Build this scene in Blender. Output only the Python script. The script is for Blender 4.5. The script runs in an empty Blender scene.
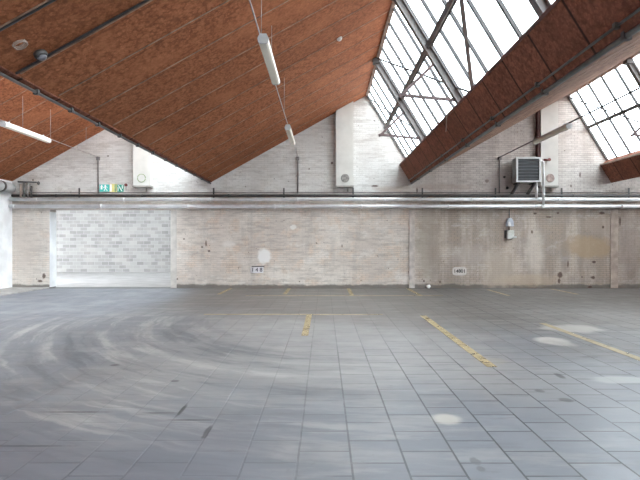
import bpy, bmesh, math, random
from mathutils import Vector, Matrix
random.seed(7)
S = bpy.context.scene
C = S.collection

# ------------------------------------------------------------------ camera, sky, exposure
EYE = 1.6          # camera height
F = 481.0          # focal length in pixels of a 640 px wide frame
VX, VY = 324.5, 243.0   # where the hall's long axis vanishes in the photograph
cam = bpy.data.cameras.new('camera')
cam.sensor_fit = 'HORIZONTAL'; cam.sensor_width = 36.0; cam.lens = F / 640 * 36
cam.shift_x = -(VX - 320) / 640; cam.shift_y = (VY - 240) / 640
cam.clip_end = 200
camo = bpy.data.objects.new('camera', cam); C.objects.link(camo)
camo.location = (0, 0, EYE); camo.rotation_euler = (math.pi / 2, 0, 0)
S.camera = camo

W = bpy.data.worlds.new('overcast_sky'); S.world = W; W.use_nodes = True
bg = W.node_tree.nodes['Background']
bg.inputs[0].default_value = (0.88, 0.945, 1.0, 1)
bg.inputs[1].default_value = 11.8
S.view_settings.view_transform = 'Standard'; S.view_settings.look = 'None'
S.view_settings.exposure = 0.0; S.view_settings.gamma = 1.0
S.view_settings.use_curve_mapping = False
S.cycles.max_bounces = 12; S.cycles.diffuse_bounces = 8; S.cycles.transparent_max_bounces = 16

# ------------------------------------------------------------------ dimensions of the hall
YW = 17.1          # face of the far wall
YB = -9.0          # wall behind
PER = 7.13         # bay width of the saw-tooth roof
VAL = [-11.2, -4.07, 3.06, 10.19, 17.32]     # valleys
ZV, ZR, RO = 3.74, 6.86, 1.55                # valley height, ridge height, ridge lies RO left of the next valley
SLOPE = (ZR - ZV) / (PER - RO)
GL_T = (0.03, ZR); GL_B = (RO - 0.13, 4.57)  # glazing: top and bottom, x measured from the ridge
XL, XR = -11.1, 17.32

def on_wall(x, y, d=YW):
    """the point of the plane at distance d that the photograph shows at x, y"""
    return Vector(((x - VX) / F * d, d, EYE + (VY - y) / F * d))

# ------------------------------------------------------------------ mesh helpers
def box(bm, x0, x1, y0, y1, z0, z1):
    v = [bm.verts.new(p) for p in ((x0,y0,z0),(x1,y0,z0),(x1,y1,z0),(x0,y1,z0),(x0,y0,z1),(x1,y0,z1),(x1,y1,z1),(x0,y1,z1))]
    for f in ((3,2,1,0),(4,5,6,7),(0,1,5,4),(1,2,6,5),(2,3,7,6),(3,0,4,7)):
        bm.faces.new([v[i] for i in f])
    return bm

def prism(bm, poly, y0, y1):
    """a polygon of x, z points pulled along y"""
    a = [bm.verts.new((x, y0, z)) for x, z in poly]; b = [bm.verts.new((x, y1, z)) for x, z in poly]
    n = len(poly)
    bm.faces.new(a); bm.faces.new(b[::-1])
    for i in range(n):
        bm.faces.new((a[i], b[i], b[(i+1) % n], a[(i+1) % n]))
    return bm

def frame_of(d, up=Vector((0, 0, 1))):
    d = d.normalized()
    if abs(d.dot(up)) > .98: up = Vector((1, 0, 0))
    s = d.cross(up).normalized(); u = s.cross(d).normalized()
    return s, u

def bar(bm, p0, p1, w, h, up=Vector((0, 0, 1))):
    p0, p1 = Vector(p0), Vector(p1); s, u = frame_of(p1 - p0, up)
    A = [bm.verts.new(p0 + s*a*w/2 + u*b*h/2) for a, b in ((-1,-1),(1,-1),(1,1),(-1,1))]
    B = [bm.verts.new(p1 + s*a*w/2 + u*b*h/2) for a, b in ((-1,-1),(1,-1),(1,1),(-1,1))]
    bm.faces.new(A); bm.faces.new(B[::-1])
    for i in range(4): bm.faces.new((A[i], B[i], B[(i+1) % 4], A[(i+1) % 4]))
    return bm

def ibar(bm, p0, p1, w, h, t, up):
    """a rolled steel I section: two flanges and a web"""
    p0, p1 = Vector(p0), Vector(p1); s, u = frame_of(p1 - p0, up)
    for o in (-1, 1): bar(bm, p0 + u*o*(h/2 - t/2), p1 + u*o*(h/2 - t/2), w, t, up)
    bar(bm, p0, p1, t, h - 2*t, up)
    return bm

def tube(bm, pts, r, n=12):
    pts = [Vector(p) for p in pts]; rings = []
    for i, p in enumerate(pts):
        d = (pts[min(i+1, len(pts)-1)] - pts[max(i-1, 0)])
        s, u = frame_of(d)
        rings.append([bm.verts.new(p + s*math.cos(2*math.pi*k/n)*r + u*math.sin(2*math.pi*k/n)*r) for k in range(n)])
    for a, b in zip(rings, rings[1:]):
        for k in range(n):
            f = bm.faces.new((a[k], a[(k+1) % n], b[(k+1) % n], b[k])); f.smooth = True
    bm.faces.new(rings[0][::-1]); bm.faces.new(rings[-1])
    return bm

def lathe(bm, prof, at, axis=Vector((0, -1, 0)), n=24):
    """rings of (radius, distance along axis)"""
    at = Vector(at); s, u = frame_of(axis); axis = axis.normalized(); rings = []
    for r, h in prof:
        rings.append([bm.verts.new(at + axis*h + s*math.cos(2*math.pi*k/n)*r + u*math.sin(2*math.pi*k/n)*r) for k in range(n)])
    for a, b in zip(rings, rings[1:]):
        for k in range(n):
            f = bm.faces.new((a[k], a[(k+1) % n], b[(k+1) % n], b[k])); f.smooth = True
    bm.faces.new(rings[0][::-1]); bm.faces.new(rings[-1])
    return bm

def B(): return bmesh.new()

def obj(name, bm, mat, parent=None, bevel=0):
    bmesh.ops.recalc_face_normals(bm, faces=bm.faces)
    if bevel:
        bmesh.ops.bevel(bm, geom=list(bm.edges), offset=bevel, segments=2, affect='EDGES', clamp_overlap=True)
    me = bpy.data.meshes.new(name); bm.to_mesh(me); bm.free()
    me.materials.append(mat)
    o = bpy.data.objects.new(name, me); C.objects.link(o)
    if parent is not None:
        o.parent = parent
        o.matrix_parent_inverse = Matrix.Translation(-parent.location)
    return o

def tag(o, label, cat=None, group=None, kind=None):
    o['label'] = label
    if cat: o['category'] = cat
    if group: o['group'] = group
    if kind: o['kind'] = kind
    return o

def thing(name, label, cat, loc, group=None, kind=None):
    o = bpy.data.objects.new(name, None); C.objects.link(o); o.location = loc
    o.empty_display_size = .1
    return tag(o, label, cat, group, kind)

def copy_tree(root, shift):
    r = root.copy(); C.objects.link(r); r.location = root.location + Vector(shift)
    for ch in root.children:
        c = ch.copy(); C.objects.link(c); c.parent = r
        for g in ch.children:
            d = g.copy(); C.objects.link(d); d.parent = c
    return r

def writing(text, size, at, mat, parent, name='lettering'):
    cu = bpy.data.curves.new('t', 'FONT'); cu.body = text; cu.size = size; cu.extrude = .002; cu.offset = .004; cu.align_x = 'CENTER'; cu.align_y = 'CENTER'
    t = bpy.data.objects.new('t', cu); C.objects.link(t)
    bpy.context.view_layer.update()
    me = bpy.data.meshes.new_from_object(t.evaluated_get(bpy.context.evaluated_depsgraph_get()))
    bpy.data.objects.remove(t)
    me.transform(Matrix.Translation(at) @ Matrix.Rotation(math.pi/2, 4, 'X'))
    me.materials.clear(); me.materials.append(mat)
    o = bpy.data.objects.new(name, me); C.objects.link(o); o.parent = parent
    o.matrix_parent_inverse = Matrix.Translation(-parent.location)
    return o

# ------------------------------------------------------------------ material helpers
class M:
    def __init__(s, name):
        s.m = bpy.data.materials.new(name); s.m.use_nodes = True; s.t = s.m.node_tree
        s.p = s.t.nodes['Principled BSDF']; s.out = s.t.nodes['Material Output']
        g = s.t.nodes.new('ShaderNodeNewGeometry'); s.pos = g.outputs['Position']
    def n(s, kind, **kw):
        x = s.t.nodes.new(kind)
        for k, v in kw.items(): setattr(x, k, v)
        return x
    def put(s, sock, v):
        if isinstance(v, bpy.types.NodeSocket): s.t.links.new(v, sock)
        elif isinstance(v, (tuple, list)) and len(v) == 3 and sock.type == 'RGBA': sock.default_value = (*v, 1)
        else: sock.default_value = v
    def math(s, op, a, b=0.0, c=0.0, clamp=False):
        x = s.n('ShaderNodeMath', operation=op, use_clamp=clamp)
        for i, v in enumerate((a, b, c)): s.put(x.inputs[i], v)
        return x.outputs[0]
    def xyz(s, v=None):
        x = s.n('ShaderNodeSeparateXYZ'); s.put(x.inputs[0], v or s.pos); return x.outputs
    def vec(s, x, y, z):
        c = s.n('ShaderNodeCombineXYZ')
        for i, v in enumerate((x, y, z)): s.put(c.inputs[i], v)
        return c.outputs[0]
    def noise(s, scale, detail=4, rough=.55, vec=None, stretch=None):
        v = vec or s.pos
        if stretch:
            mp = s.n('ShaderNodeMapping'); s.put(mp.inputs[0], v); mp.inputs['Scale'].default_value = stretch; v = mp.outputs[0]
        x = s.n('ShaderNodeTexNoise'); s.put(x.inputs['Vector'], v)
        x.inputs['Scale'].default_value = scale; x.inputs['Detail'].default_value = detail; x.inputs['Roughness'].default_value = rough
        return x.outputs[0]
    def ramp(s, f, lo, hi, a=0.0, b=1.0):
        x = s.n('ShaderNodeMapRange', interpolation_type='SMOOTHSTEP'); s.put(x.inputs[0], f)
        x.inputs[1].default_value = lo; x.inputs[2].default_value = hi; x.inputs[3].default_value = a; x.inputs[4].default_value = b
        return x.outputs[0]
    def mix(s, f, a, b, mode='MIX'):
        x = s.n('ShaderNodeMix', data_type='RGBA', blend_type=mode)
        s.put(x.inputs[0], f); s.put(x.inputs[6], a); s.put(x.inputs[7], b)
        return x.outputs[2]
    def blob(s, u, v, cu, cv, ru, rv, wob, soft=.35):
        """1 inside a ragged ellipse, 0 outside"""
        a = s.math('DIVIDE', s.math('SUBTRACT', u, cu), ru); b = s.math('DIVIDE', s.math('SUBTRACT', v, cv), rv)
        d = s.math('SQRT', s.math('ADD', s.math('MULTIPLY', a, a), s.math('MULTIPLY', b, b)))
        d = s.math('ADD', d, s.math('MULTIPLY', s.math('SUBTRACT', wob, .5), 1.1))
        return s.ramp(d, 1 - soft, 1 + soft, 1.0, 0.0)
    def bump(s, h, strength=.3, dist=.01):
        x = s.n('ShaderNodeBump'); s.put(x.inputs['Height'], h); x.inputs['Strength'].default_value = strength; x.inputs['Distance'].default_value = dist
        s.t.links.new(x.outputs[0], s.p.inputs['Normal'])
    def done(s, col, rough=.6, metal=0.0, spec=.5):
        s.put(s.p.inputs['Base Color'], col); s.put(s.p.inputs['Roughness'], rough); s.put(s.p.inputs['Metallic'], metal)
        s.p.inputs['Specular IOR Level'].default_value = spec
        return s.m

def plain(name, col, rough=.6, metal=0.0, var=.25, scale=6.0):
    m = M(name); nz = m.noise(scale, 5)
    dark = tuple(c*(1 - var) for c in col); lite = tuple(min(1, c*(1 + var*.5)) for c in col)
    m.bump(m.noise(40, 3), .08, .004)
    return m.done(m.mix(m.ramp(nz, .3, .7), dark, lite), rough, metal)

def wall_material(name, marks=False):
    m = M(name); x, y, z = m.xyz()
    br = m.n('ShaderNodeTexBrick'); br.offset = .5
    m.put(br.inputs['Vector'], m.vec(m.math('ADD', x, y), z, 0.0))
    br.inputs['Scale'].default_value = 1; br.inputs['Brick Width'].default_value = .225; br.inputs['Row Height'].default_value = .0725
    br.inputs['Mortar Size'].default_value = .007; br.inputs['Mortar Smooth'].default_value = .4
    br.inputs['Color1'].default_value = (0, 0, 0, 1); br.inputs['Color2'].default_value = (1, 1, 1, 1); br.inputs['Mortar'].default_value = (.5, .5, .5, 1)
    joint = br.outputs['Fac']
    big = m.noise(.55, 5, .6); mid = m.noise(2.2, 6, .65); fine = m.noise(14, 5, .7); mid2 = m.noise(1.3, 6, .7, stretch=(1, 1, 1.6))
    streak = m.noise(1.0, 5, .65, stretch=(2.6, 2.6, .45)); course = m.noise(1.0, 4, .7, stretch=(1.6, 1.6, 11))
    # old limewash: warm grey below the pipes, fresher white above them and towards the left
    low = m.mix(m.ramp(big, .35, .65), (.60, .53, .475), (.75, .69, .625))
    low = m.mix(m.ramp(mid, .48, .66, 0, .65), low, (.66, .51, .40))            # beige patches
    low = m.mix(m.ramp(mid2, .52, .66, 0, .55), low, (.78, .745, .70))         # paler limewash
    low = m.mix(m.ramp(streak, .52, .68, 0, .4), low, (.46, .42, .385))        # run-off
    right = m.ramp(m.math('ADD', x, m.math('MULTIPLY', m.math('SUBTRACT', big, .5), 2.0)), 2.6, 4.2)
    worn = m.mix(m.ramp(streak, .38, .62), (.34, .28, .235), (.51, .43, .375))
    worn = m.mix(m.ramp(mid, .48, .66, 0, .6), worn, (.40, .315, .25))
    worn = m.mix(m.ramp(mid2, .53, .68, 0, .6), worn, (.58, .52, .48))
    low = m.mix(right, low, worn)                                              # browner, thinner paint to the right
    left = m.ramp(x, -9.0, -5.0, 1.0, 0.0)
    low = m.mix(m.math('MULTIPLY', left, .4), low, (.64, .59, .54))
    high = m.mix(m.ramp(big, .35, .65), (.55, .525, .50), (.69, .665, .635))
    high = m.mix(m.ramp(mid, .50, .68, 0, .5), high, (.55, .50, .45))
    # paler right of each ventilation shaft: light from the glazing painted into the colour
    ph = m.math('FRACT', m.math('DIVIDE', m.math('ADD', x, 27.6 + .05), 7.13)); glass_lit = m.math('MULTIPLY', m.ramp(ph, .02, .03), m.ramp(m.math('ADD', ph, m.math('MULTIPLY', mid, .1)), .36, .46, 1, 0))
    high = m.mix(m.math('MULTIPLY', glass_lit, .75), high, (.66, .645, .62))
    high = m.mix(m.math('MULTIPLY', right, .6), high, m.mix(m.ramp(streak, .38, .62), (.46, .39, .35), (.64, .57, .53)))
    up = m.ramp(m.math('ADD', z, m.math('MULTIPLY', m.math('SUBTRACT', mid, .5), .2)), 3.15, 3.5)
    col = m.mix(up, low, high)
    col = m.mix(m.ramp(course, .48, .66, 0, .42), col, (.33, .29, .265))
    col = m.mix(m.math('MULTIPLY', m.ramp(br.outputs['Color'], .45, 1.0), m.math('ADD', m.ramp(mid2, .35, .6, .30, .08), m.math('MULTIPLY', right, .10))), col, (.33, .28, .25))
    col = m.mix(m.math('MULTIPLY', joint, m.math('ADD', m.ramp(mid, .35, .62, .12, .42), m.math('MULTIPLY', right, .25))), col, m.mix(right, (.22, .20, .19), (.13, .108, .095)))
    col = m.mix(m.ramp(fine, .58, .72, 0, .42), col, (.28, .24, .22))
    chip = m.noise(6.5, 4, .6)
    col = m.mix(m.ramp(chip, .685, .72, 0, .8), col, (.11, .08, .065))         # spalled chips
    rise = m.math('ADD', z, m.math('MULTIPLY', m.math('SUBTRACT', mid, .5), .22))   # splash dirt along the floor
    col = m.mix(m.ramp(rise, .08, .16, .82, 0), col, (.13, .118, .105))
    if marks:
        wob = m.noise(5, 3); wobf = m.noise(16, 4, .65)
        def spot(px, py, rx, ry, c, a=1.0, soft=.25, w=None):
            nonlocal col
            p = on_wall(px, py)
            k = m.blob(x, z, p.x, p.z, rx / 28.13, ry / 28.13, w or wob, soft)
            col = m.mix(m.math('MULTIPLY', k, a), col, c)
        spot(264, 256, 6.5, 8, (.82, .81, .79), .9)                            # whitewashed patch over the left plate
        spot(293, 227, 3, 2.5, (.80, .78, .75), .7); spot(229, 244, 6, 3, (.78, .74, .70), .6, .5)
        spot(588, 247, 26, 11, (.40, .29, .185), .7, .3)                       # ochre patch
        spot(535, 255, 8, 20, (.60, .54, .49), .5, .6); spot(525, 280, 30, 6, (.46, .36, .27), .6, .5)
        spot(500, 268, 16, 20, (.50, .42, .35), .5, .5); spot(428, 240, 12, 38, (.33, .285, .235), .55, .5)
        spot(565, 255, 5, 14, (.27, .24, .225), .5, .6); spot(630, 250, 12, 35, (.27, .225, .205), .5, .5)
        spot(600, 225, 14, 9, (.40, .33, .28), .5, .5); spot(470, 255, 22, 9, (.45, .39, .36), .5, .6)
        for px, py, rx, ry in ((560, 275, 2.8, 3.6), (559, 281, 1.4, 3), (594, 262, 2.4, 1.4), (593, 277.5, 2.6, 1.7), (582, 277, 1.0, .8),
                               (535, 213.5, 2, 1.2), (558, 213, 1.6, 1.2), (549, 217, 4, .9), (602, 213, 3, 1.6), (532, 232, 1.1, 2), (603, 227, 1.2, 1.6), (568, 264, .8, 4), (620, 221, 1, 5),
                               (206, 243, .8, 4), (202, 247, 1.4, .9), (209, 251, 1.4, 1.2), (184, 239, 1.2, .9), (177, 279, 1.2, 1), (375, 186, 4, 1.3), (417, 190, 1, 3.2),
                               (332, 163, 1.4, 1.4), (108, 156, 1.2, .8), (342, 246, .6, 2), (44, 276, 2, 3), (40, 281, 3, 1.5), (60, 244, .9, .9),
                               (580, 175, .8, 3), (487, 181, 2.4, 2), (571, 186, .8, 1.5), (33, 180, 1, 1), (424, 281, 1, 1.5), (440, 282, .8, 1.4), (590, 287, 2.5, 1.2)):
            spot(px, py, rx*.85, ry*.85, (.085, .05, .04), .85, .35, wobf)
        spot(440, 187, 28, 3, (.40, .31, .26), .55, .5); spot(395, 189, 18, 3, (.46, .38, .32), .5, .5)
        spot(500, 182, 15, 12, (.34, .28, .26), .7, .5)                        # darker patch left of the heater
        spot(25, 245, 14, 25, (.52, .45, .40), .5, .6)
    m.bump(m.math('ADD', m.math('MULTIPLY', joint, -.7), m.math('MULTIPLY', fine, .5)), .5, .014)
    return m.done(col, .85, 0, .25)

def floor_material():
    m = M('stone_tile_floor'); x, y, z = m.xyz()
    br = m.n('ShaderNodeTexBrick'); br.offset = .5
    TW = .393
    m.put(br.inputs['Vector'], m.vec(m.math('ADD', m.math('SUBTRACT', y, 3.495), TW*20.5), m.math('ADD', m.math('SUBTRACT', x, .195), TW*60), 0.0))
    br.inputs['Scale'].default_value = 1; br.inputs['Brick Width'].default_value = TW; br.inputs['Row Height'].default_value = TW
    br.inputs['Mortar Size'].default_value = .009; br.inputs['Mortar Smooth'].default_value = .25
    br.inputs['Color1'].default_value = (0, 0, 0, 1); br.inputs['Color2'].default_value = (1, 1, 1, 1); br.inputs['Mortar'].default_value = (.5, .5, .5, 1)
    joint, tone = br.outputs['Fac'], br.outputs['Color']
    big = m.noise(.35, 4); mid = m.noise(1.6, 6, .62); fine = m.noise(9, 6, .7); wob = m.noise(2.5, 3); wobf = m.noise(11, 4, .65); big2 = m.noise(.6, 5, .6)
    flow = m.noise(1.0, 6, .65, stretch=(.75, 3.2, 1))                          # wash marks running across the hall
    flow2 = m.noise(1.0, 5, .65, stretch=(1.6, 7.0, 1))
    B2 = m.math('MULTIPLY', m.math('SUBTRACT', big2, .5), 3.0)
    col = m.mix(m.ramp(mid, .36, .64), (.128, .138, .160), (.184, .195, .219))  # blue-grey stone
    col = m.mix(m.math('MULTIPLY', tone, .45), col, (.102, .110, .130))
    # dried dust over the middle of the floor
    dusty = m.math('MULTIPLY', m.ramp(m.math('ADD', y, B2), 4.2, 6.2), m.math('MULTIPLY', m.ramp(m.math('ADD', x, B2), 1.8, 4.0, 1, 0), m.ramp(m.math('ADD', x, B2), -3.5, -1.5)))
    col = m.mix(m.math('MULTIPLY', dusty, .7), col, (.30, .288, .275))
    col = m.mix(m.math('MULTIPLY', m.ramp(flow, .49, .64, 0, .5), m.ramp(x, .5, 3.0, 1, .35)), col, (.285, .28, .275))
    col = m.mix(m.ramp(flow2, .53, .68, 0, .40), col, (.105, .108, .118))
    # parking area by the far wall: brown with oil and soil
    far = m.ramp(m.math('ADD', m.math('ADD', y, m.math('MULTIPLY', x, .38)), B2), 8.4, 11.6)
    soil = m.mix(m.ramp(mid, .36, .64), (.105, .090, .080), (.185, .167, .152))
    soil = m.mix(m.ramp(flow, .48, .62, 0, .5), soil, (.25, .232, .215))
    lane = m.ramp(m.math('ADD', x, m.math('MULTIPLY', m.math('SUBTRACT', big, .5), 1.6)), -5.2, -3.6)     # lane to the opening stays greyer
    col = m.mix(m.math('MULTIPLY', m.math('MULTIPLY', far, lane), .85), col, soil)
    # tyre sweeps: arcs about a centre right of the opening
    dx = m.math('SUBTRACT', x, 1.0); dy = m.math('SUBTRACT', y, 10.5)
    r = m.math('SQRT', m.math('ADD', m.math('MULTIPLY', dx, dx), m.math('MULTIPLY', dy, dy)))
    r = m.math('ADD', r, m.math('MULTIPLY', m.math('SUBTRACT', mid, .5), .25))
    ang = m.math('ARCTAN2', dy, dx)
    arc = m.noise(1.0, 5, .62, vec=m.vec(m.math('MULTIPLY', r, 2.6), m.math('MULTIPLY', ang, 1.5), 3.3))
    arc2 = m.noise(1.0, 5, .62, vec=m.vec(m.math('MULTIPLY', r, 6.0), m.math('MULTIPLY', ang, 2.2), 8.3))
    turn = m.math('MULTIPLY', m.ramp(r, 2.6, 4.2), m.ramp(r, 7.2, 8.6, 1, 0))
    turn = m.math('MULTIPLY', turn, m.math('MULTIPLY', m.ramp(x, -1.0, 1.8, 1, 0), m.ramp(y, 9.4, 12.0, 1, 0)))
    patchy = m.ramp(big2, .38, .55, .45, 1)
    col = m.mix(m.math('MULTIPLY', turn, .35), col, (.19, .186, .186))
    col = m.mix(m.math('MULTIPLY', m.math('MULTIPLY', turn, patchy), m.ramp(arc, .49, .63, 0, .8)), col, (.335, .325, .312))
    col = m.mix(m.math('MULTIPLY', turn, m.ramp(arc, .46, .33, 0, .7)), col, (.095, .1, .112))
    col = m.mix(m.math('MULTIPLY', turn, m.ramp(arc2, .53, .66, 0, .5)), col, (.13, .134, .145))
    nearl = m.math('MULTIPLY', m.ramp(m.math('ADD', y, B2), 5.2, 3.6), m.ramp(m.math('ADD', x, B2), .3, -1.0))
    col = m.mix(m.math('MULTIPLY', nearl, .5), col, (.098, .102, .122))
    # straight lane into the opening, swept paler
    strk = m.noise(1.0, 5, .65, stretch=(2.2, .9, 1))
    road = m.math('MULTIPLY', m.ramp(m.math('ADD', m.math('ABSOLUTE', m.math('ADD', x, 7.4)), m.math('MULTIPLY', m.math('SUBTRACT', wob, .5), 1.0)), 1.8, 3.4, 1, 0), m.ramp(y, 8.5, 11.5, 0, 1))
    col = m.mix(m.math('MULTIPLY', road, m.ramp(strk, .38, .62, .25, .75)), col, (.245, .255, .278))
    # joints: open on the right, packed with dirt where cars drive
    packed = m.math('MAXIMUM', turn, m.math('MULTIPLY', road, 1.0))
    packed = m.math('MAXIMUM', packed, m.math('MULTIPLY', m.ramp(y, 5.8, 8.0, 0, .75), m.ramp(x, 2.6, 4.0, 1, 0)))
    openj = m.math('SUBTRACT', m.ramp(wob, .34, .48, .7, 1.0), m.math('MULTIPLY', packed, .85), clamp=True)
    col = m.mix(m.math('MULTIPLY', joint, m.math('MULTIPLY', openj, .92)), col, (.025, .025, .028))
    col = m.mix(m.ramp(fine, .60, .74, 0, .35), col, (.10, .10, .105))
    def spot(px, py, rx, ry, c, a=1.0, soft=.3, w=None):
        nonlocal col
        d = EYE * F / (py - VY)
        k = m.blob(x, y, (px - VX)/F*d, d, rx, ry, w or wob, soft)
        col = m.mix(m.math('MULTIPLY', k, a), col, c)
    spot(554, 341, .26, .36, (.50, .475, .445), .9)       # pale cement patches
    spot(572, 328.5, .50, .40, (.38, .355, .33), .8)
    spot(625, 380, .38, .15, (.31, .31, .31), .75)
    spot(447, 419, .125, .12, (.42, .395, .35), .75, .4)
    spot(490, 361, .20, .20, (.28, .25, .20), .4)
    spot(475, 461, .035, .06, (.10, .10, .11), .8, .3, wobf); spot(481, 469, .03, .04, (.10, .10, .11), .8, .3, wobf)   # small damp spots
    spot(207, 432, .025, .14, (.05, .05, .055), .9, .3, wobf); spot(175, 381, .05, .04, (.06, .06, .065), .8, .3, wobf); spot(115, 365, .06, .05, (.06, .06, .065), .8, .3, wobf)
    spot(540, 391, .05, .05, (.07, .07, .07), .8, .3, wobf); spot(566, 400, .07, .06, (.05, .05, .05), .8, .3, wobf)
    spot(610, 300, 2.6, 2.0, (.085, .074, .067), .6, .6); spot(610, 350, .8, .9, (.105, .09, .08), .5, .6)
    # tiles with broken dark edges
    for px, py, rx, ry in ((182, 410, .02, .16), (190, 420, .2, .015), (160, 413, .18, .015), (75, 412, .3, .015), (30, 446, .3, .012), (615, 352, .3, .02), (588, 357, .16, .03), (560, 376, .04, .12), (598, 345, .2, .03), (545, 330, .2, .03)):
        spot(px, py, rx, ry, (.035, .034, .036), .85, .35, wobf)
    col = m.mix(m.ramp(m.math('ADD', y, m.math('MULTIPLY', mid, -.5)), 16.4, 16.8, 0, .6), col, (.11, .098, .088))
    m.bump(m.math('ADD', m.math('MULTIPLY', joint, -1.0), m.math('MULTIPLY', fine, .25)), .5, .006)
    rough = m.math('ADD', m.ramp(mid, .3, .7, .34, .50), m.math('MULTIPLY', m.math('MAXIMUM', far, turn), .14))
    return m.done(col, rough, 0, .5)

def board_material(name, a, b, seam=False):
    """wood-wool board: matted red-brown fibres"""
    m = M(name); x, y, z = m.xyz()
    v = m.n('ShaderNodeTexVoronoi'); m.put(v.inputs['Vector'], m.pos); v.inputs['Scale'].default_value = 16
    f1 = m.noise(9, 6, .75); f2 = m.noise(30, 4, .7); big = m.noise(.8, 4)
    sheet = m.n('ShaderNodeTexWhiteNoise', noise_dimensions='1D')
    k = m.math('FLOOR', m.math('DIVIDE', m.math('ADD', y, 30 - 6.25), .912)); m.put(sheet.inputs['W'], k)
    col = m.mix(m.ramp(f1, .36, .64), a, b)
    lump = m.noise(3.2, 6, .72)
    col = m.mix(m.ramp(f2, .52, .66, 0, .55), col, tuple(min(1, c*1.55) for c in b))
    col = m.mix(m.ramp(v.outputs['Distance'], .45, .8, 0, .5), col, tuple(c*.5 for c in a))
    col = m.mix(m.ramp(lump, .50, .66, 0, .45), col, tuple(c*.55 for c in a))
    col = m.mix(m.math('MULTIPLY', sheet.outputs[0], .35), col, tuple(c*.6 for c in a))
    col = m.mix(m.ramp(big, .5, .7, 0, .35), col, tuple(c*1.3 for c in b))
    fr = m.math('FRACT', m.math('DIVIDE', m.math('ADD', y, 30 - 6.25), .912))
    edge = m.math('MINIMUM', fr, m.math('SUBTRACT', 1.0, fr))
    col = m.mix(m.ramp(edge, .012, .032, .9 if seam else .22, 0), col, (.035, .022, .018))
    m.bump(f2, .35, .01)
    return m.done(col, .9, 0, .15)

def block_material():
    m = M('painted_block_wall'); x, y, z = m.xyz()
    br = m.n('ShaderNodeTexBrick'); m.put(br.inputs['Vector'], m.vec(m.math('ADD', x, y), z, 0.0)); br.offset = .5
    br.inputs['Scale'].default_value = 1; br.inputs['Brick Width'].default_value = .39; br.inputs['Row Height'].default_value = .19
    br.inputs['Mortar Size'].default_value = .012
    br.inputs['Color1'].default_value = (.27, .262, .255, 1); br.inputs['Color2'].default_value = (.42, .41, .395, 1); br.inputs['Mortar'].default_value = (.44, .43, .415, 1)
    nz = m.noise(1.2, 5)
    col = m.mix(m.ramp(nz, .45, .7, 0, .4), br.outputs['Color'], (.47, .44, .415))
    return m.done(col, .85, 0, .25)

def paint_material(name, col, lo, hi):
    """road paint worn through to the stone"""
    m = M(name); w = m.noise(6, 6, .75); w2 = m.noise(1.3, 3)
    m.put(m.p.inputs['Alpha'], m.math('MULTIPLY', m.ramp(w, lo, hi), m.ramp(w2, .25, .5, .45, 1.0)))
    return m.done(m.mix(m.noise(12, 4), tuple(c*.8 for c in col), col), .6)

def glass_material():
    m = M('skylight_glass')
    tr = m.n('ShaderNodeBsdfTransparent'); tr.inputs[0].default_value = (.95, .97, .97, 1)
    gl = m.n('ShaderNodeBsdfGlossy'); gl.inputs['Roughness'].default_value = .03
    lw = m.n('ShaderNodeLayerWeight'); lw.inputs[0].default_value = .5
    fac = m.math('MULTIPLY_ADD', m.math('POWER', lw.outputs['Facing'], 4.0), .6, .03)
    mx = m.n('ShaderNodeMixShader'); m.t.links.new(fac, mx.inputs[0]); m.t.links.new(tr.outputs[0], mx.inputs[1]); m.t.links.new(gl.outputs[0], mx.inputs[2])
    m.t.links.new(mx.outputs[0], m.out.inputs[0]); m.t.nodes.remove(m.p)
    return m.m

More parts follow.
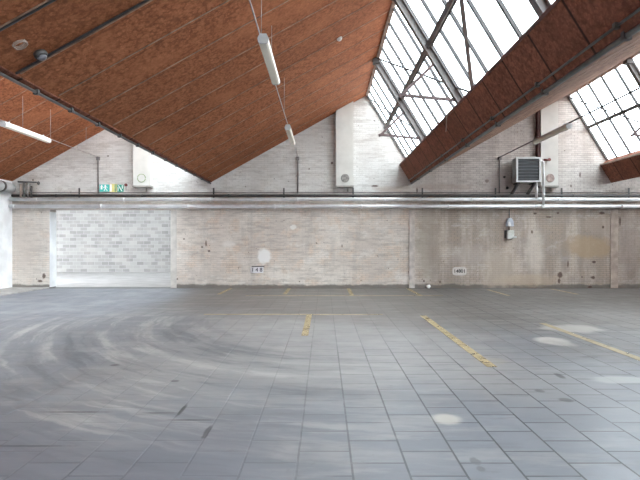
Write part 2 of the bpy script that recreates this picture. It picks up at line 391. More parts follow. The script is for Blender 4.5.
MAT = dict(
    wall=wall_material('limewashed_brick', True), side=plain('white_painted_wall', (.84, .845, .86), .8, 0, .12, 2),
    floor=floor_material(), kerb=plain('worn_concrete', (.40, .385, .365), .85, 0, .25, 3),
    annex=plain('annex_concrete', (.50, .485, .475), .6, 0, .18, 1.4), block=block_material(),
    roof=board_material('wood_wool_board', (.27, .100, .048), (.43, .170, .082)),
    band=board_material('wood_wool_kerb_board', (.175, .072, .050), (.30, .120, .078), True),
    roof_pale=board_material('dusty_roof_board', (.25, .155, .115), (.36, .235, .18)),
    seam=plain('seam_strip', (.38, .24, .165), .7, 0, .55, 5), batten=plain('sill_batten', (.46, .36, .30), .7, 0, .3, 5),
    out=plain('roof_felt', (.2, .2, .2), .9), glass=glass_material(),
    steel=plain('grey_painted_steel', (.20, .188, .185), .65, 0, .2, 4), bars=plain('glazing_bar_steel', (.10, .10, .105), .8, 0, .2, 4),
    rust=plain('red_oxide_steel', (.13, .05, .042), .6, 0, .3, 5), strutm=plain('brown_painted_steel', (.14, .10, .10), .75, 0, .3, 5),
    dark=plain('dark_pipe', (.085, .08, .077), .5, 0, .3, 6), zinc=plain('galvanised_pipe', (.15, .155, .15), .42, .5, .3, 5),
    alu=plain('aluminium_jacket', (.80, .80, .81), .38, .35, .12, 3), white=plain('white_enamel', (.74, .735, .72), .45, 0, .07, 3),
    duct=plain('white_duct_board', (.58, .56, .52), .7, 0, .08, 2), ductbase=plain('duct_bottom_edge', (.30, .28, .25), .7, 0, .3, 5),
    diff=plain('cream_diffuser', (.84, .79, .68), .35, 0, .06, 3), cap=plain('grey_end_cap', (.42, .43, .43), .5, 0, .1, 6),
    wire=plain('pale_wire', (.42, .38, .36), .5, .3), cable=plain('grey_cable', (.20, .18, .175), .6),
    black=plain('heater_core', (.035, .04, .045), .5), slat=plain('heater_slat', (.13, .14, .15), .4, .3, .1), casing=plain('heater_casing', (.62, .63, .63), .45, 0, .1, 4),
    side_grey=plain('heater_side', (.40, .40, .39), .5, 0, .15, 4),
    yellow=paint_material('worn_yellow_paint', (.43, .34, .19), .33, .50), pale=paint_material('faded_yellow_paint', (.40, .325, .20), .28, .46),
    green=plain('sign_green', (.02, .28, .19), .4, 0, .05), teal=plain('sign_teal', (.07, .52, .45), .4, 0, .05), signy=plain('sign_yellow', (.70, .62, .25), .4, 0, .05),
    signw=plain('sign_white', (.85, .87, .86), .4, 0, .03), ink=plain('black_ink', (.03, .028, .03), .6), platew=plain('white_plate', (.74, .73, .74), .5, 0, .06),
    patchw=plain('whitewash_plate', (.58, .54, .51), .8, 0, .12, 8), red=plain('dull_red', (.20, .045, .04), .5), box=plain('grey_plastic', (.56, .56, .52), .5, 0, .15, 9), boxb=plain('blue_grey_plastic', (.48, .50, .56), .45, 0, .15, 9),
    ring=plain('green_ring', (.30, .36, .20), .6), stain=plain('dirty_mesh', (.27, .25, .23), .8, 0, .4, 14), stainr=plain('rusty_mesh', (.38, .29, .26), .8, 0, .4, 14),
)

# ------------------------------------------------------------------ the setting
def struct(name, bm, mat, label, cat, parent=None):
    o = obj(name, bm, mat, parent)
    if parent is None: tag(o, label, cat, None, 'structure')
    return o

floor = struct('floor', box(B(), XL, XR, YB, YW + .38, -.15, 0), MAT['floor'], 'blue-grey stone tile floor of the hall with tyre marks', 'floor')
struct('floor_annex', box(B(), -16.5, -1.0, YW + .38, 27, -.15, 0), MAT['annex'], 'pale concrete floor of the room seen through the opening', 'floor')
struct('trim_1', box(B(), XL, -9.78, YB, YW, 0, .03), MAT['kerb'], 'pale concrete strip along the foot of the left wall', 'kerb')

# the far wall: one outline under the saw-tooth roof, notched by the wide opening
OL, OR_, OT = on_wall(50, 0).x, on_wall(171, 0).x, 2.79
poly = [(XL - .3, 0), (OL, 0), (OL, OT), (OR_, OT), (OR_, 0), (XR + .3, 0), (XR + .3, ZV)]
for v in reversed(VAL[1:]):
    rx = v - RO
    poly += [(v + .0, ZV + .02), (v - .13 + .02, 4.57), (rx + .03, ZR + .02)]
    poly += [(rx - .0, ZR + .02)]
poly += [(VAL[0], ZV + .02), (XL - .3, ZV)]
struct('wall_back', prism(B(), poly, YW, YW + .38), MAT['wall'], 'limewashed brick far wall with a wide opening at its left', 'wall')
struct('wall_left', box(B(), XL - .3, XL, YB, YW, 0, ZV + .1), MAT['side'], 'white painted side wall at the far left', 'wall')
struct('wall_right', box(B(), XR, XR + .3, YB, YW, 0, ZV), MAT['side'], 'white painted side wall on the right', 'wall')
poly2 = [(XL - .3, 0), (XR + .3, 0)] + poly[6:]
struct('wall_front', prism(B(), poly2, YB - .3, YB), MAT['side'], 'white painted gable wall behind the camera', 'wall')
struct('wall_annex_back', box(B(), -16.5, -1, 26.55, 26.85, 0, 5), MAT['block'], 'grey and white concrete block wall seen through the opening', 'wall')
struct('wall_annex_right', box(B(), -1.3, -1, YW + .38, 26.55, 0, 5), MAT['block'], 'block side wall of the room beyond the opening', 'wall')
bm = B(); box(bm, -16.8, -16.5, YW + .38, 24.4, 0, 5); box(bm, -16.8, -16.5, 26.2, 26.85, 0, 5); box(bm, -16.8, -16.5, 24.4, 26.2, 1.75, 5)
struct('wall_annex_left', bm, MAT['block'], 'block wall with a gateway added for daylight in the room beyond the opening', 'wall')  # unseen gateway, added to bring daylight to the lower left of the block wall
bm = B(); box(bm, -16.8, -1, YW + .38, 19.3, 5, 5.2); box(bm, -16.8, -1, 24.6, 26.85, 5, 5.2); box(bm, -16.8, -8.6, 19.3, 24.6, 5, 5.2); box(bm, -7.8, -1, 19.3, 24.6, 5, 5.2)
struct('ceiling_annex', bm, MAT['side'], 'white ceiling of the room beyond the opening', 'ceiling')
w9 = thing('window_9', 'flat rooflight added for daylight in the room beyond the opening', 'window', (-8, 22, 5.1), None, 'structure')  # unseen rooflight, added and sized to light the annex
obj('pane', box(B(), -8.6, -7.8, 19.3, 24.6, 5.08, 5.09), MAT['glass'], w9)

names = {1: 'leftmost', 2: 'large middle', 3: 'right-hand', 4: 'far right'}
seam_me = None
def u_roof(v, t):     # point on the underside of the slope that rises right of valley v, t along x
    return (v + t, ZV + t*SLOPE)
NS = Vector((-SLOPE, 0, 1)).normalized()
for i, v in enumerate(VAL[:-1], 1):
    r = v + PER - RO; V2 = v + PER
    o = struct('ceiling' if i == 1 else 'ceiling_%d' % i, prism(B(), [(v, ZV), (r, ZR), (r + .02, ZR + .16), (v + .02, ZV + .2)], YB - .3, YW + .42), MAT['roof_pale'] if i == 3 else MAT['roof'],
               names[i] + (' dusty pale brown' if i == 3 else ' red-brown') + ' wood-wool board slope of the saw-tooth roof', 'ceiling')
    o.location = (0, 0, 0)
    # pale cover strips over the board joints
    k0 = math.ceil((YB - 6.25) / .912); ks = [k for k in range(k0, 40) if 6.25 + k*.912 < YW - .1]
    for k in ks:
        y = 6.25 + k*.912
        if seam_me is None:
            bm = B(); bar(bm, (.12, 0, .12*SLOPE - .008), (PER - RO - .06, 0, (PER - RO - .06)*SLOPE - .008), .022, .008, NS)
            so = obj('seam_strip', bm, MAT['seam'], o); seam_me = so.data
        else:
            so = bpy.data.objects.new('seam_strip', seam_me); C.objects.link(so); so.parent = o
        so.location = (v, y, ZV)
    # ridge edge strip
    obj('ridge_board', bar(B(), (r + .0, YB, ZR - .03), (r + .0, YW, ZR - .03), .09, .06), MAT['batten'], o)
    # kerb under the glazing
    K = prism(B(), [(V2, ZV), (V2 - .38, 4.35), (V2 - .13, 4.57), (V2 + .10, 4.25), (V2 + .08, ZV + .03)], YB, YW - .003)
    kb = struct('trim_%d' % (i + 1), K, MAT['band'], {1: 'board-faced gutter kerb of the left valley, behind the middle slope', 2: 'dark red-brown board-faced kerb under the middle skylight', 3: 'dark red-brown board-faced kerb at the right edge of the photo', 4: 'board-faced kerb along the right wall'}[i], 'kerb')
    obj('sill_batten', bar(B(), (V2 - .375, YB, 4.375), (V2 - .375, YW - .004, 4.375), .05, .05), MAT['batten'] if i == 3 else MAT['rust'], kb)
    # glazing
    w = thing('window_%d' % i, {1: 'leftmost north light, hidden behind the middle roof slope', 2: 'middle sloping skylight between brown slope and kerb', 3: 'right-hand sloping skylight beyond the heater', 4: 'far right sloping skylight outside the photo'}[i], 'window', (r, YB, ZR), None, 'structure')
    T = Vector((r + GL_T[0], 0, GL_T[1])); Bm = Vector((V2 - .13, 0, GL_B[1])); d = (Bm - T).normalized(); nrm = Vector((d.z, 0, -d.x)); nrm = nrm if nrm.z > 0 else -nrm
    q = [T - nrm*0, Bm - nrm*0, Bm + nrm*.006, T + nrm*.006]
    obj('pane', prism(B(), [(p.x, p.z) for p in q], YB, YW), MAT['glass'], w)
    if i in (2, 3):
        bar_me = None
        for k in range(-20, 20):
            y = 9.95 + k*.73
            if not (YB < y < YW - .2): continue
            if bar_me is None:
                so = obj('glazing_bar', bar(B(), Vector((0, 0, 0)) - nrm*.025, (Bm - T) - nrm*.03, .052, .055, nrm), MAT['bars'], w); bar_me = so.data
                so.matrix_parent_inverse = Matrix()
            else:
                so = bpy.data.objects.new('glazing_bar', bar_me); C.objects.link(so); so.parent = w
            so.location = Vector((T.x, y, T.z)) - w.location
    fb = B(); p = T - nrm*.03; e = Bm - nrm*.03
    bar(fb, (p.x, YW - .03, p.z), (e.x, YW - .03, e.z), .06, .07, nrm)
    obj('end_frame', fb, MAT['dark'], w)

# dark skirting of dirt-stained render on the far wall, and the pilasters
bm = B(); px = on_wall(409, 0).x; box(bm, px, px + .20, YW - .03, YW, 0, 2.8)
struct('trim_6', bm, plain('pilaster_render', (.56, .505, .465), .85, 0, .22, 5), 'narrow rendered pilaster in the middle of the far wall', 'pilaster')
bm = B(); px = on_wall(610.5, 0).x; box(bm, px, px + .26, YW - .015, YW, 0, 2.8)
struct('trim_7', bm, plain('brown_pilaster_render', (.43, .35, .30), .85, 0, .25, 4), 'narrow rendered pilaster near the right end of the far wall', 'pilaster')
bm = B(); box(bm, OL - .01, OL + .012, YW - .012, YW + .39, 0.03, OT - .08)
struct('trim_8', bm, MAT['side'], 'white painted left jamb of the wide opening', 'jamb')
bm = B(); box(bm, OR_ - .012, OR_ + .20, YW - .012, YW + .39, 0, OT - .05)
struct('trim_9', bm, plain('jamb_plaster', (.60, .57, .53), .85, 0, .15, 4), 'pale plastered right edge of the wide opening', 'jamb')

# yellow paint on the floor
def line(x0, x1, y0, y1, mat, label):
    o = obj('painted_line', box(B(), x0, x1, y0, y1, .0005, .003), MAT[mat], floor); o['label'] = label
line(-.40, -.28, 8.3, 10.7, 'yellow', 'bright short yellow line pointing at the far wall')
line(-2.7, -.28, 10.72, 10.84, 'pale', 'faded yellow line across the bay ends')
line(-.28, 1.3, 10.70, 10.80, 'pale', 'faint continuation of the cross line')
line(2.10, 2.23, 6.2, 10.6, 'yellow', 'long yellow bay line right of the middle')
line(4.28, 4.41, 5.6, 9.6, 'pale', 'worn yellow bay line at the right')
for x, y0, y1, mt in ((-3.3, 15.0, 16.95, 'yellow'), (-1.24, 15.0, 16.95, 'yellow'), (.84, 14.6, 16.9, 'yellow'), (2.92, 14.5, 16.9, 'yellow'), (5.6, 14.6, 16.5, 'pale'), (7.9, 15.0, 16.8, 'pale')):
    line(x - .06, x + .06, y0, y1, mt, 'yellow bay line reaching the far wall')
line(-2.4, 3.6, 14.55, 14.66, 'pale', 'faint yellow line parallel to the far wall')

# ------------------------------------------------------------------ roof steel
def glass_pt(v2, z, off=0.0):
    """point on the inner side of the glazing above valley v2 at height z"""
    t = (ZR - z) / (ZR - GL_B[1]); x = v2 - RO + .03 + t*(GL_B[0] - .03)
    d = Vector((GL_B[0] - .03, 0, GL_B[1] - ZR)).normalized(); n = Vector((d.z, 0, -d.x))
    if n.x > 0: n = -n
    return Vector((x, 0, z)) + n*off
def roof_frame(v2, y, label, bracket=True):
    t = thing('bracketed_rafter', label, 'rafter', (v2 - RO, y, ZR), 'steel frames under the skylights')
    Y = Vector((0, y, 0)); a = glass_pt(v2, ZR - .06, .13) + Y; b = glass_pt(v2, 4.42, .13) + Y
    up = Vector((1, 0, .62)).normalized()
    obj('steel_section', ibar(B(), a, b, .13, .15, .016, up), MAT['steel'], t)
    node = Vector((v2 - RO + .08, y, 4.66)); e = glass_pt(v2, 4.66, .2) + Y; g = glass_pt(v2, 5.40, .2) + Y
    obj('ridge_shoe', box(B(), a.x - .10, a.x + .07, y - .09, y + .09, ZR - .20, ZR - .02), MAT['dark'], t)
    if not bracket: return t
    obj('strut', bar(B(), node, e, .05, .055), MAT['strutm'], t)
    obj('brace', bar(B(), node, g, .065, .055), MAT['strutm'], t)
    obj('gusset', bar(B(), node - Vector((.05, .0, .02)), node + Vector((.09, 0, .03)), .07, .07), MAT['strutm'], t)
    return t
roof_frame(VAL[2], 13.6, 'grey steel rafter with triangular bracket, nearest the far wall in the middle skylight')
roof_frame(VAL[2], 9.95, 'thick grey steel rafter with triangular bracket crossing the centre of the middle skylight')
roof_frame(VAL[2], 6.1, 'steel rafter of the middle skylight at the top edge of the photo', False)
roof_frame(VAL[3], 13.6, 'dark steel rafter of the right-hand skylight at the right edge of the photo')
for v2, lab in ((VAL[2], 'long grey steel purlin crossing the rafters of the middle skylight'), (VAL[3], 'long thin steel purlin across the right-hand skylight')):
    p = glass_pt(v2, 5.72, .09)
    tag(obj('purlin', ibar(B(), (p.x, YB, p.z), (p.x, YW - .07, p.z), .10, .11, .016, Vector((1, 0, .62)).normalized()), MAT['steel']), lab, 'purlin')
def rod(v2, z0, y0, z1, y1, r, off, label, mat='bars', name='bracing_rod'):
    a = glass_pt(v2, z0, off); b = glass_pt(v2, z1, off); a.y, b.y = y0, y1
    tag(obj(name, tube(B(), [a, b], r, 8), MAT[mat]), label, 'rod')
rod(VAL[2], 6.80, 13.5, 4.62, 9.5, .022, .06, 'thin diagonal bracing rod between the two grey rafters of the middle skylight')
rod(VAL[2], 6.80, YW - .05, 4.62, 13.5, .022, .06, 'thin diagonal bracing rod beside the far wall in the middle skylight')
rod(VAL[3], 6.80, YW - .05, 4.62, 13.5, .022, .06, 'thin diagonal bracing rod across the right-hand skylight')
a = glass_pt(VAL[2], 4.55, .07); b = glass_pt(VAL[2], 6.80, .07); a.y, b.y = 9.35, 6.2
tag(obj('bracing_bar', bar(B(), a, b, .07, .05), MAT['steel']), 'dark flat bracing bar rising from the kerb at the top of the middle skylight', 'brace')

tag(obj('hanging_string', tube(B(), [(2.53, 9.95, 4.63), (2.535, 9.95, 4.3), (2.51, 9.95, 3.9)], .008, 6), MAT['batten']), 'pale loose string hanging from a bracket under the middle skylight', 'string')
# pipes lying in the valleys
def valley_pipe(v, dx, dz, r, mat, label, clip, step, sleeves=False):
    x, z = v + dx, ZV + dz
    o = thing('valley_pipe', label, 'pipe', (x, YW, z))
    obj('pipe', tube(B(), [(x, YB + .1, z), (x, YW - .01, z)], r, 10), MAT[mat], o)
    y = 3.1
    while y < YW - .3:
        bm = B(); box(bm, x - r - .012, x + r + .012, y - .025, y + .025, z - r - .008, z + r + .02); obj('clip', bm, MAT[clip], o)
        y += step
valley_pipe(VAL[1], .03, -.03, .022, 'dark', 'dark cable pipe clipped along the left valley', 'dark', .912)
valley_pipe(VAL[2], -.075, .075, .016, 'zinc', 'grey pipe along the foot of the kerb board', 'zinc', 1.824)
valley_pipe(VAL[2], .03, -.025, .032, 'zinc', 'thicker grey pipe under the middle valley', 'dark', 1.824)
# dark drain running up a board joint, ending at the round lamp
def on_slope(v, t, y, off): return Vector((v + t, y, ZV + t*SLOPE)) - NS*off
tag(obj('cable', tube(B(), [on_slope(VAL[1], .1, 6.17, .025), on_slope(VAL[1], 2.6, 6.17, .025), on_slope(VAL[1], 5.4, 6.17, .025)], .016, 8), MAT['dark']), 'dark cable running up the roof board joint from the left valley', 'cable')
tag(obj('cable', tube(B(), [on_slope(VAL[1], .1, 5.36, .02), on_slope(VAL[1], 5.4, 5.36, .02)], .014, 8), MAT['dark']), 'dark cable on the roof board joint in the upper left corner', 'cable')
t = thing('bulkhead_lamp', 'small round dark grey lamp on the roof slope at upper left', 'lamp', on_slope(VAL[1], .47, 6.08, 0))
obj('housing', lathe(B(), [(.078, 0), (.084, .035), (.07, .06)], on_slope(VAL[1], .47, 6.08, 0), -NS), MAT['dark'], t)
obj('lens', lathe(B(), [(.058, .06), (.05, .08), (.025, .09)], on_slope(VAL[1], .47, 6.08, 0), -NS), plain('grey_lens', (.22, .22, .25), .3), t)
t = thing('smoke_detector', 'small white round smoke detector on the brown roof slope', 'smoke detector', on_slope(VAL[1], 4.40, 10.8, 0))
obj('base', lathe(B(), [(.065, 0), (.065, .02)], on_slope(VAL[1], 4.40, 10.8, 0), -NS), MAT['white'], t)
obj('cover', lathe(B(), [(.055, .02), (.052, .045), (.03, .06)], on_slope(VAL[1], 4.40, 10.8, 0), -NS), MAT['white'], t)
pts = [on_slope(VAL[1], .44 + .07*math.cos(a*.7), 5.69 + .06*math.sin(a*.7) + .002*a, .02 + .001*a) for a in range(24)]
tag(obj('cable_coil', tube(B(), pts, .007, 6), MAT['batten']), 'pale coiled cable end on the roof slope beside the round lamp', 'cable')

# ------------------------------------------------------------------ fluorescent lamps on their wires
LZ = 4.595
def lamp(x, y0, label, L=2.0):
    """batten lamp along y, hung in a wire"""
    t = thing('fluorescent_lamp', label, 'lamp', (x, y0 + L/2, LZ), 'hanging fluorescent lamps')
    z = LZ
    obj('housing', prism(B(), [(x - .045, z + .05), (x + .045, z + .05), (x + .08, z - .015), (x - .08, z - .015)], y0 + .02, y0 + L - .02), MAT['white'], t)
    obj('diffuser', prism(B(), [(x - .078, z - .015), (x + .078, z - .015), (x + .068, z - .065), (x + .04, z - .085), (x - .04, z - .085), (x - .068, z - .065)], y0 + .02, y0 + L - .02), MAT['diff'], t)
    for ya, yb in ((y0, y0 + .022), (y0 + L - .022, y0 + L)):
        obj('end_cap', prism(B(), [(x - .05, z + .055), (x + .05, z + .055), (x + .083, z - .015), (x + .072, z - .068), (x + .042, z - .09), (x - .042, z - .09), (x - .072, z - .068), (x - .083, z - .015)], ya, yb), MAT['cap'], t)
    for y in (y0 + .25, y0 + L - .25):
        obj('hook', box(B(), x - .012, x + .012, y - .012, y + .012, z + .045, z + .10), MAT['cap'], t)
    return t
XM, XLEFT, XRIGHT = -.945, -8.03, 6.21
lamp(XM + .05, 7.0, 'large cream fluorescent lamp hanging under the middle roof slope, nearest the camera', 1.85)
lamp(XM, 12.35, 'small cream fluorescent lamp hanging before the far wall, right of centre-left')
lamp(XLEFT, 12.0, 'white fluorescent lamp hanging under the left roof slope')
lamp(XRIGHT, 12.20, 'grey fluorescent lamp hanging beside the heater at the right')
def wire(x, label, hang, mat='wire', r=.011, up=None, y_start=YB + .05):
    t = thing('suspension_wire', label, 'wire', (x, YW, LZ + .1))
    obj('wire', tube(B(), [(x, y_start, LZ + .095), (x, YW - .12, LZ + .045)], r, 6), MAT[mat], t)
    for y in hang:
        v = max(a for a in VAL if a <= x); tt = x - v
        ztop = ZV + tt*SLOPE if tt < PER - RO else ZR - (tt - PER + RO)*1.6
        obj('hanger', tube(B(), [(x, y, LZ + .085), (x, y, ztop)], .005, 6), MAT[mat], t)
    # conduit down the wall
    obj('conduit', tube(B(), [(x, YW - .12, LZ + .05), (x, YW - .05, LZ + .02), (x, YW - .04, LZ - .1), (x, YW - .04, 3.36)], .022, 8), MAT['cable'], t)
    obj('junction_box', box(B(), x - .05, x + .05, YW - .09, YW - .0, LZ - .06, LZ + .06), MAT['cable'], t)
wire(XM, 'pale wire carrying the two middle lamps, with its conduit down the wall', (7.2, 8.6, 11.3))
wire(XLEFT, 'pale wire carrying the left lamp, with its conduit beside the exit signs', (12.8, 14.1, 16.2))
wire(XRIGHT, 'dark wire carrying the right lamp past the heater', (), 'dark', .019)

# ------------------------------------------------------------------ pipes along the far wall
PX0 = -11.06
def long_pipe(z, r, y, mat, label, seams, x1=XR - .05, name='heating_pipe'):
    t = thing(name, label, 'pipe', (PX0, y, z))
    obj('pipe', tube(B(), [(PX0, y, z), (x1, y, z)], r, 16), MAT[mat], t)
    for x in seams:
        obj('collar', tube(B(), [(x - .03, y, z), (x + .03, y, z)], r + .008, 16), MAT[mat], t)
    return t
sx = [-10.9 + k*3.05 for k in range(9)]
PU = on_wall(0, 199.4, 16.9).z; PD = on_wall(0, 206.4, 16.9).z
up = long_pipe(PU, .064, 16.9, 'alu', 'upper silver jacketed heating pipe along the far wall', [x + .8 for x in sx])
dn = long_pipe(PD, .068, 16.9, 'alu', 'lower silver jacketed heating pipe along the far wall', sx)
tray = long_pipe(on_wall(0, 195.6, 17.03).z, .045, 17.03, 'dark', 'dark cable pipe running above the two silver pipes', [x + 1.4 for x in sx], name='cable_pipe')
for px in (80, 214, 284, 353, 422, 495, 561, 628):
    x = on_wall(px, 0).x
    obj('wall_bracket', bar(B(), (x, YW - .05, PU + .42), (x, YW - .05, PU + .05), .05, .02, Vector((0, 1, 0))), MAT['dark'], tray)
# thin cables above the pipes
tag(obj('cable', tube(B(), [(-10.6, YW - .02, 3.40), (-6, YW - .02, 3.385), (0, YW - .02, 3.40), (6, YW - .02, 3.39), (XR - .1, YW - .02, 3.40)], .014, 6), MAT['cable']), 'thin grey cable lying along the ledge over the pipes', 'cable')

# silver duct on the left wall and the valve group in the corner
t = thing('air_duct', 'fat silver duct running along the top of the left wall', 'duct', (-10.87, 14, 3.44))
obj('duct', tube(B(), [(-10.9, YB + .2, 3.52), (-10.9, 16.55, 3.52), (-10.9, 16.72, 3.5)], .17, 20), MAT['cap'], t)
for y in (16.2, 14.6, 13.0): obj('collar', tube(B(), [(-10.9, y - .05, 3.52), (-10.9, y + .05, 3.52)], .185, 20), MAT['dark'], t)
obj('end_ring', tube(B(), [(-10.9, 16.66, 3.5), (-10.9, 16.76, 3.5)], .15, 20), MAT['dark'], t)
t = thing('valve_group', 'cluster of short upright pipes and valves in the left corner', 'valve', (-10.55, 16.95, 3.3))
for k, (dx, h, mt) in enumerate(((-.16, .52, 'batten'), (-.03, .62, 'zinc'), (.10, .55, 'stain'), (.22, .44, 'dark'))):
    obj('pipe_stub', tube(B(), [(-10.55 + dx, 16.95, 3.16), (-10.55 + dx, 16.95, 3.16 + h)], .035, 10), MAT[mt], t)
obj('cross_pipe', tube(B(), [(-10.8, 16.95, 3.76), (-10.15, 16.95, 3.74)], .03, 10), MAT['dark'], t)
obj('valve_wheel', lathe(B(), [(.06, 0), (.07, .02), (.06, .04)], (-10.1, 16.95, 3.71), Vector((1, 0, 0))), MAT['dark'], t)

# ------------------------------------------------------------------ white ventilation shafts on the far wall
def shaft(px, label, grille, ring, pxw=17):
    a = on_wall(px, 185.5, YW - .26); x0 = a.x; x1 = x0 + pxw / 28.13; z0 = a.z
    v = max(q for q in VAL if q <= x0)
    def zr(x): 
        t = x - v
        return ZV + t*SLOPE - .01 if t < PER - RO else ZR - (t - (PER - RO))*1.6
    o = thing('ventilation_shaft', label, 'ventilation shaft', ((x0 + x1)/2, YW, z0), 'white ventilation shafts on the far wall')
    obj('shaft', prism(B(), [(x0, z0), (x1, z0), (x1, min(zr(x1), zr(x0) + .5)), (x0, zr(x0))], YW - .26, YW - .001), MAT['duct'], o)
    obj('bottom_edge', box(B(), x0 - .015, x1 + .015, YW - .275, YW - .001, z0 - .06, z0), MAT['ductbase'], o)
    c = Vector(((x0 + x1)/2 + (.02 if not ring else 0), YW - .26, z0 + .26))
    g = obj('grille', lathe(B(), [(.15, 0), (.15, .012), (.13, .016)], c, n=20), MAT[grille], o)
    if ring: obj('ring', tube(B(), [c + Vector((.14*math.cos(k*math.pi/12), -.01, .14*math.sin(k*math.pi/12))) for k in range(25)], .016, 6), MAT['ring'], g)
    obj('drain', tube(B(), [((x0 + x1)/2 + .12, YW - .12, z0 - .05), ((x0 + x1)/2 + .12, YW - .12, z0 - .2)], .03, 8), MAT['ductbase'], o)
shaft(133, 'white ventilation shaft with a green-ringed round grille, above the opening', 'duct', True)
shaft(336, 'tall white ventilation shaft with a grey round grille, in the middle of the wall', 'stain', False)
shaft(541, 'white ventilation shaft with a rusty grille, right of the heater', 'stainr', False, 17)

# red-brown post behind the heater
x = on_wall(538, 0).x; 
tag(obj('steel_post', ibar(B(), (x, YW - .12, 4.3), (x, YW - .12, ZV + (x - VAL[2])*SLOPE - .01), .18, .18, .02, Vector((0, 1, 0))), MAT['rust']), 'dark red-brown steel post rising behind the heater to the roof', 'post')

# unit heater
HX0, HX1 = on_wall(516.5, 0, 16.55).x, on_wall(541, 0, 16.55).x; HZ0, HZ1 = on_wall(0, 182, 16.55).z, on_wall(0, 157, 16.55).z
h = thing('unit_heater', 'square unit heater with louvred front mounted on the far wall', 'heater', ((HX0 + HX1)/2, 16.8, HZ0))
FY = 16.55
obj('casing', box(B(), HX0 + .01, HX1 - .01, FY + .05, FY + .40, HZ0 + .01, HZ1 - .01), MAT['side_grey'], h)
obj('core', box(B(), HX0 + .05, HX1 - .05, FY + .035, FY + .055, HZ0 + .05, HZ1 - .05), MAT['black'], h)
bm = B(); b_ = .055
box(bm, HX0, HX1, FY, FY + .06, HZ1 - b_, HZ1); box(bm, HX0, HX1, FY, FY + .06, HZ0, HZ0 + b_)
box(bm, HX0, HX0 + b_, FY, FY + .06, HZ0 + b_, HZ1 - b_); box(bm, HX1 - b_, HX1, FY, FY + .06, HZ0 + b_, HZ1 - b_)
obj('front_frame', bm, MAT['casing'], h)
n = 7
for k in range(n):
    z = HZ0 + b_ + (HZ1 - HZ0 - 2*b_)*(k + .5)/n
    obj('louvre', bar(B(), (HX0 + b_, FY + .025, z), (HX1 - b_, FY + .025, z), .04, .010, Vector((0, -.6, .8))), MAT['slat'], h)
for dx in (.12, HX1 - HX0 - .16):
    bm = B(); bar(bm, (HX0 + dx, FY + .1, HZ0 - .0), (HX0 + dx - .1, YW - .01, HZ0 - .40), .05, .10); bar(bm, (HX0 + dx, FY + .08, HZ0 - .02), (HX0 + dx, YW - .01, HZ0 - .02), .05, .04)
    obj('bracket', bm, MAT['dark'], h)
obj('fan_cover', tube(B(), [((HX0 + HX1)/2, FY + .40, (HZ0 + HZ1)/2), ((HX0 + HX1)/2, FY + .50, (HZ0 + HZ1)/2)], .3, 20), MAT['dark'], h)
# pipes feeding the heater
x = on_wall(543.5, 0, 16.72).x; zt = on_wall(0, 160, 16.72).z
t = thing('riser_pipe', 'tall white riser pipe right of the heater, down to the lower pipe', 'pipe', (x, 16.72, PD))
obj('pipe', tube(B(), [(HX1 - .1, 16.72, zt - .04), (x - .06, 16.72, zt - .04), (x - .01, 16.72, zt - .07), (x, 16.72, zt - .14), (x, 16.72, PD + .02)], .042, 12), MAT['white'], t)
obj('collar', tube(B(), [(x, 16.72, PU + .12), (x, 16.72, PU + .18)], .052, 12), MAT['white'], t)
obj('tee', tube(B(), [(x, 16.70, PD), (x, 16.92, PD)], .06, 12), MAT['white'], t)
x2 = on_wall(536.5, 0, 16.76).x
t = thing('riser_pipe', 'short white riser pipe under the heater, down to the upper pipe', 'pipe', (x2, 16.76, PU))
obj('pipe', tube(B(), [(x2, 16.76, HZ0 + .02), (x2, 16.76, PU + .02)], .042, 12), MAT['white'], t)
obj('collar', tube(B(), [(x2, 16.76, HZ0 - .10), (x2, 16.76, HZ0 - .05)], .052, 12), MAT['white'], t)
p = on_wall(547.5, 160, 16.8)
t = thing('valve', 'small dull red valve beside the top of the white riser pipe', 'valve', p)
obj('body', tube(B(), [p + Vector((-.14, -.04, 0)), p + Vector((.09, -.04, .0))], .035, 10), MAT['red'], t)
obj('wheel', lathe(B(), [(.05, 0), (.055, .015), (.05, .03)], p + Vector((.02, -.08, 0))), MAT['red'], t)
p = on_wall(487, 190)
for px, py, lab in ((504, 177, 'small dark clamp on the wall left of the heater'), (507, 188, 'dark cable box on the wall under the heater bracket')):
    p = on_wall(px, py)
    bm = B(); lathe(bm, [(.04, 0), (.05, .04), (.035, .09), (.02, .11)], p, n=14)
    tag(obj('cable_clamp', bm, MAT['dark']), lab, 'clamp')

# ------------------------------------------------------------------ signs
def sign(px0, px1, py0, py1, mat, label, name='exit_sign'):
    a, b = on_wall(px0, py1), on_wall(px1, py0)
    t = thing(name, label, 'sign', (a.x, YW, a.z))
    obj('plate', box(B(), a.x, b.x, YW - .035, YW - .001, a.z, b.z), MAT[mat], t)
    return t, a, b
def flat(bm, pts, y, th=.004):
    prism(bm, pts, y - th, y)
YS = YW - .036
t, a, b = sign(100, 109.6, 184.6, 191.6, 'teal', 'leftmost exit sign, teal with a white running man and arrow')
w_, h_ = b.x - a.x, b.z - a.z
def P(u, v): return (a.x + u*w_, a.z + v*h_)
bm = B(); flat(bm, [P(.12,.30), P(.12,.70), P(.06,.70), P(.22,.95), P(.38,.70), P(.30,.70), P(.30,.30)], YS)
obj('arrow', bm, MAT['signw'], t)
bm = B()
lathe(bm, [(.028, 0), (.028, .004)], (P(.60, 0)[0], YS, P(0, .84)[1]), n=12)
flat(bm, [P(.50,.72), P(.66,.74), P(.68,.42), P(.56,.42)], YS)
flat(bm, [P(.56,.44), P(.64,.44), P(.52,.10), P(.42,.12)], YS); flat(bm, [P(.60,.44), P(.68,.42), P(.86,.14), P(.76,.10)], YS)
flat(bm, [P(.50,.72), P(.54,.66), P(.42,.46), P(.37,.50)], YS); flat(bm, [P(.66,.72), P(.66,.64), P(.84,.56), P(.85,.62)], YS)
obj('running_man', bm, MAT['signw'], t)
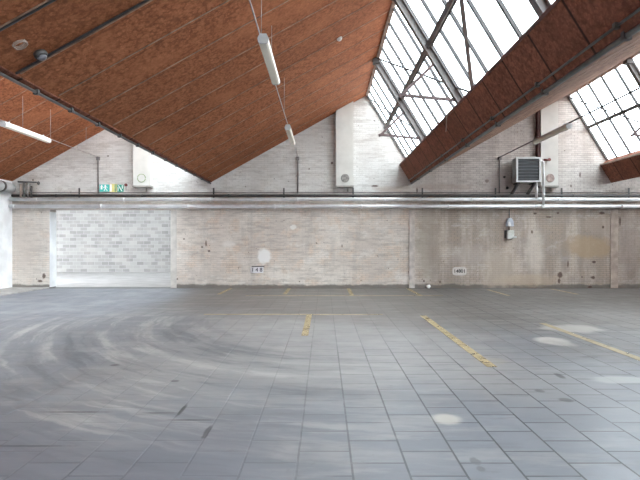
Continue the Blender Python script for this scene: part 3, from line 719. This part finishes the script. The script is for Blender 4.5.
t, a, b = sign(110, 117.0, 184.0, 192.2, 'signy', 'middle sign of the row of three, yellow with a pale left edge')
w_, h_ = b.x - a.x, b.z - a.z
bm = B(); flat(bm, [P(.03,.06), P(.30,.06), P(.30,.94), P(.03,.94)], YS); obj('pale_panel', bm, MAT['signw'], t)
bm = B(); flat(bm, [P(.72,.04), P(.97,.04), P(.97,.96), P(.72,.96)], YS); obj('green_edge', bm, plain('sign_pale_green', (.32, .45, .24), .4), t)
t, a, b = sign(117.6, 123.6, 184.8, 191.8, 'green', 'rightmost sign of the row of three, dark green with a white diagonal')
w_, h_ = b.x - a.x, b.z - a.z
bm = B(); flat(bm, [P(.12,.9), P(.32,.9), P(.88,.1), P(.68,.1)], YS); obj('diagonal', bm, MAT['signw'], t)
bm = B(); flat(bm, [P(.10,.1), P(.22,.1), P(.22,.62), P(.10,.62)], YS); flat(bm, [P(.78,.42), P(.9,.42), P(.9,.92), P(.78,.92)], YS); obj('bars', bm, MAT['signw'], t)
p = on_wall(126.2, 185)
t = thing('alarm_sounder', 'tiny dull red alarm sounder right of the exit signs', 'alarm', p)
obj('body', lathe(B(), [(.05, 0), (.055, .04), (.035, .07)], p, n=14), MAT['red'], t)
obj('lead', tube(B(), [p + Vector((0, -.01, 0)), p + Vector((0, -.01, -.2))], .008, 6), MAT['cable'], t)

t, a, b = sign(250.5, 263.5, 266.8, 273.0, 'platew', 'white number plate with grey digits under the whitewashed patch', 'bay_sign')
obj('top_edge', box(B(), a.x + .05, b.x + .03, YW - .05, YW - .001, b.z, b.z + .025), MAT['ink'], t)
writing('1 4 8', .19, Vector(((a.x + b.x)/2, YS - .001, (a.z + b.z)/2)), plain('grey_ink', (.13, .13, .15), .6), t, 'digits')
a, b = on_wall(452.5, 275.4), on_wall(466.5, 267); cx, cz = (a.x + b.x)/2, (a.z + b.z)/2
t = thing('bay_sign', 'rounded whitewashed sign with dark lettering near the middle pilaster', 'sign', (cx, YW, a.z))
bm = B(); rx, rz = (b.x - a.x)/2, (b.z - a.z)/2
flat(bm, [(cx + rx*math.copysign(abs(math.cos(k*math.pi/16))**.5, math.cos(k*math.pi/16)), cz + rz*math.copysign(abs(math.sin(k*math.pi/16))**.5, math.sin(k*math.pi/16))) for k in range(32)], YW - .001, .012)
obj('plate', bm, MAT['patchw'], t)
writing('14801', .17, Vector((cx, YW - .015, cz)), MAT['ink'], t, 'lettering')

# sockets on the right part of the wall
p = on_wall(509, 222.5)
t = thing('power_socket', 'blue-grey hooded power socket hanging under the silver pipes', 'socket', p)
bm = B(); v = [(-.13, -.14), (.13, -.14), (.115, .04), (.06, .15), (-.06, .15), (-.115, .04)]
prism(bm, [(p.x + q[0], p.z + q[1]) for q in v], YW - .13, YW - .001); obj('housing', bm, MAT['boxb'], t, .012)
bm = B(); prism(bm, [(p.x - .10, p.z - .13), (p.x + .02, p.z - .13), (p.x - .02, p.z + .02), (p.x - .07, p.z + .02)], YW - .17, YW - .125); obj('cover_flap', bm, MAT['white'], t, .008)
obj('cable', tube(B(), [(p.x, YW - .03, p.z + .14), (p.x, YW - .03, PD - .07)], .016, 8), MAT['dark'], t)
q = on_wall(509.5, 234.5)
t = thing('switch_box', 'grey switch box with side lever under the hooded socket', 'switch box', q)
obj('housing', box(B(), q.x - .13, q.x + .12, YW - .14, YW - .001, q.z - .15, q.z + .15), MAT['box'], t, .015)
obj('cover', box(B(), q.x - .10, q.x + .09, YW - .155, YW - .138, q.z - .11, q.z + .11), MAT['box'], t, .006)
obj('lever', bar(B(), (q.x + .08, YW - .15, q.z - .09), (q.x + .18, YW - .19, q.z - .09), .05, .06), MAT['white'], t)
obj('cable', tube(B(), [(q.x - .02, YW - .03, q.z + .14), (q.x - .02, YW - .03, p.z - .12)], .016, 8), MAT['dark'], t)
obj('back_plate', box(B(), q.x - .19, q.x - .12, YW - .04, YW - .001, q.z - .13, q.z + .15), MAT['dark'], t)
# small pale lump at the foot of the wall, seen right of the middle pilaster
p = on_wall(428, 283)
bm = B(); bmesh.ops.create_icosphere(bm, subdivisions=2, radius=.07, matrix=Matrix.Translation((p.x, YW - .08, .06)))
for vv in bm.verts: vv.co += Vector((random.uniform(-.015, .015), random.uniform(-.015, .015), random.uniform(-.012, .012)))
tag(obj('plaster_lump', bm, MAT['white']), 'small pale lump of plaster at the foot of the wall by the middle pilaster', 'rubble')
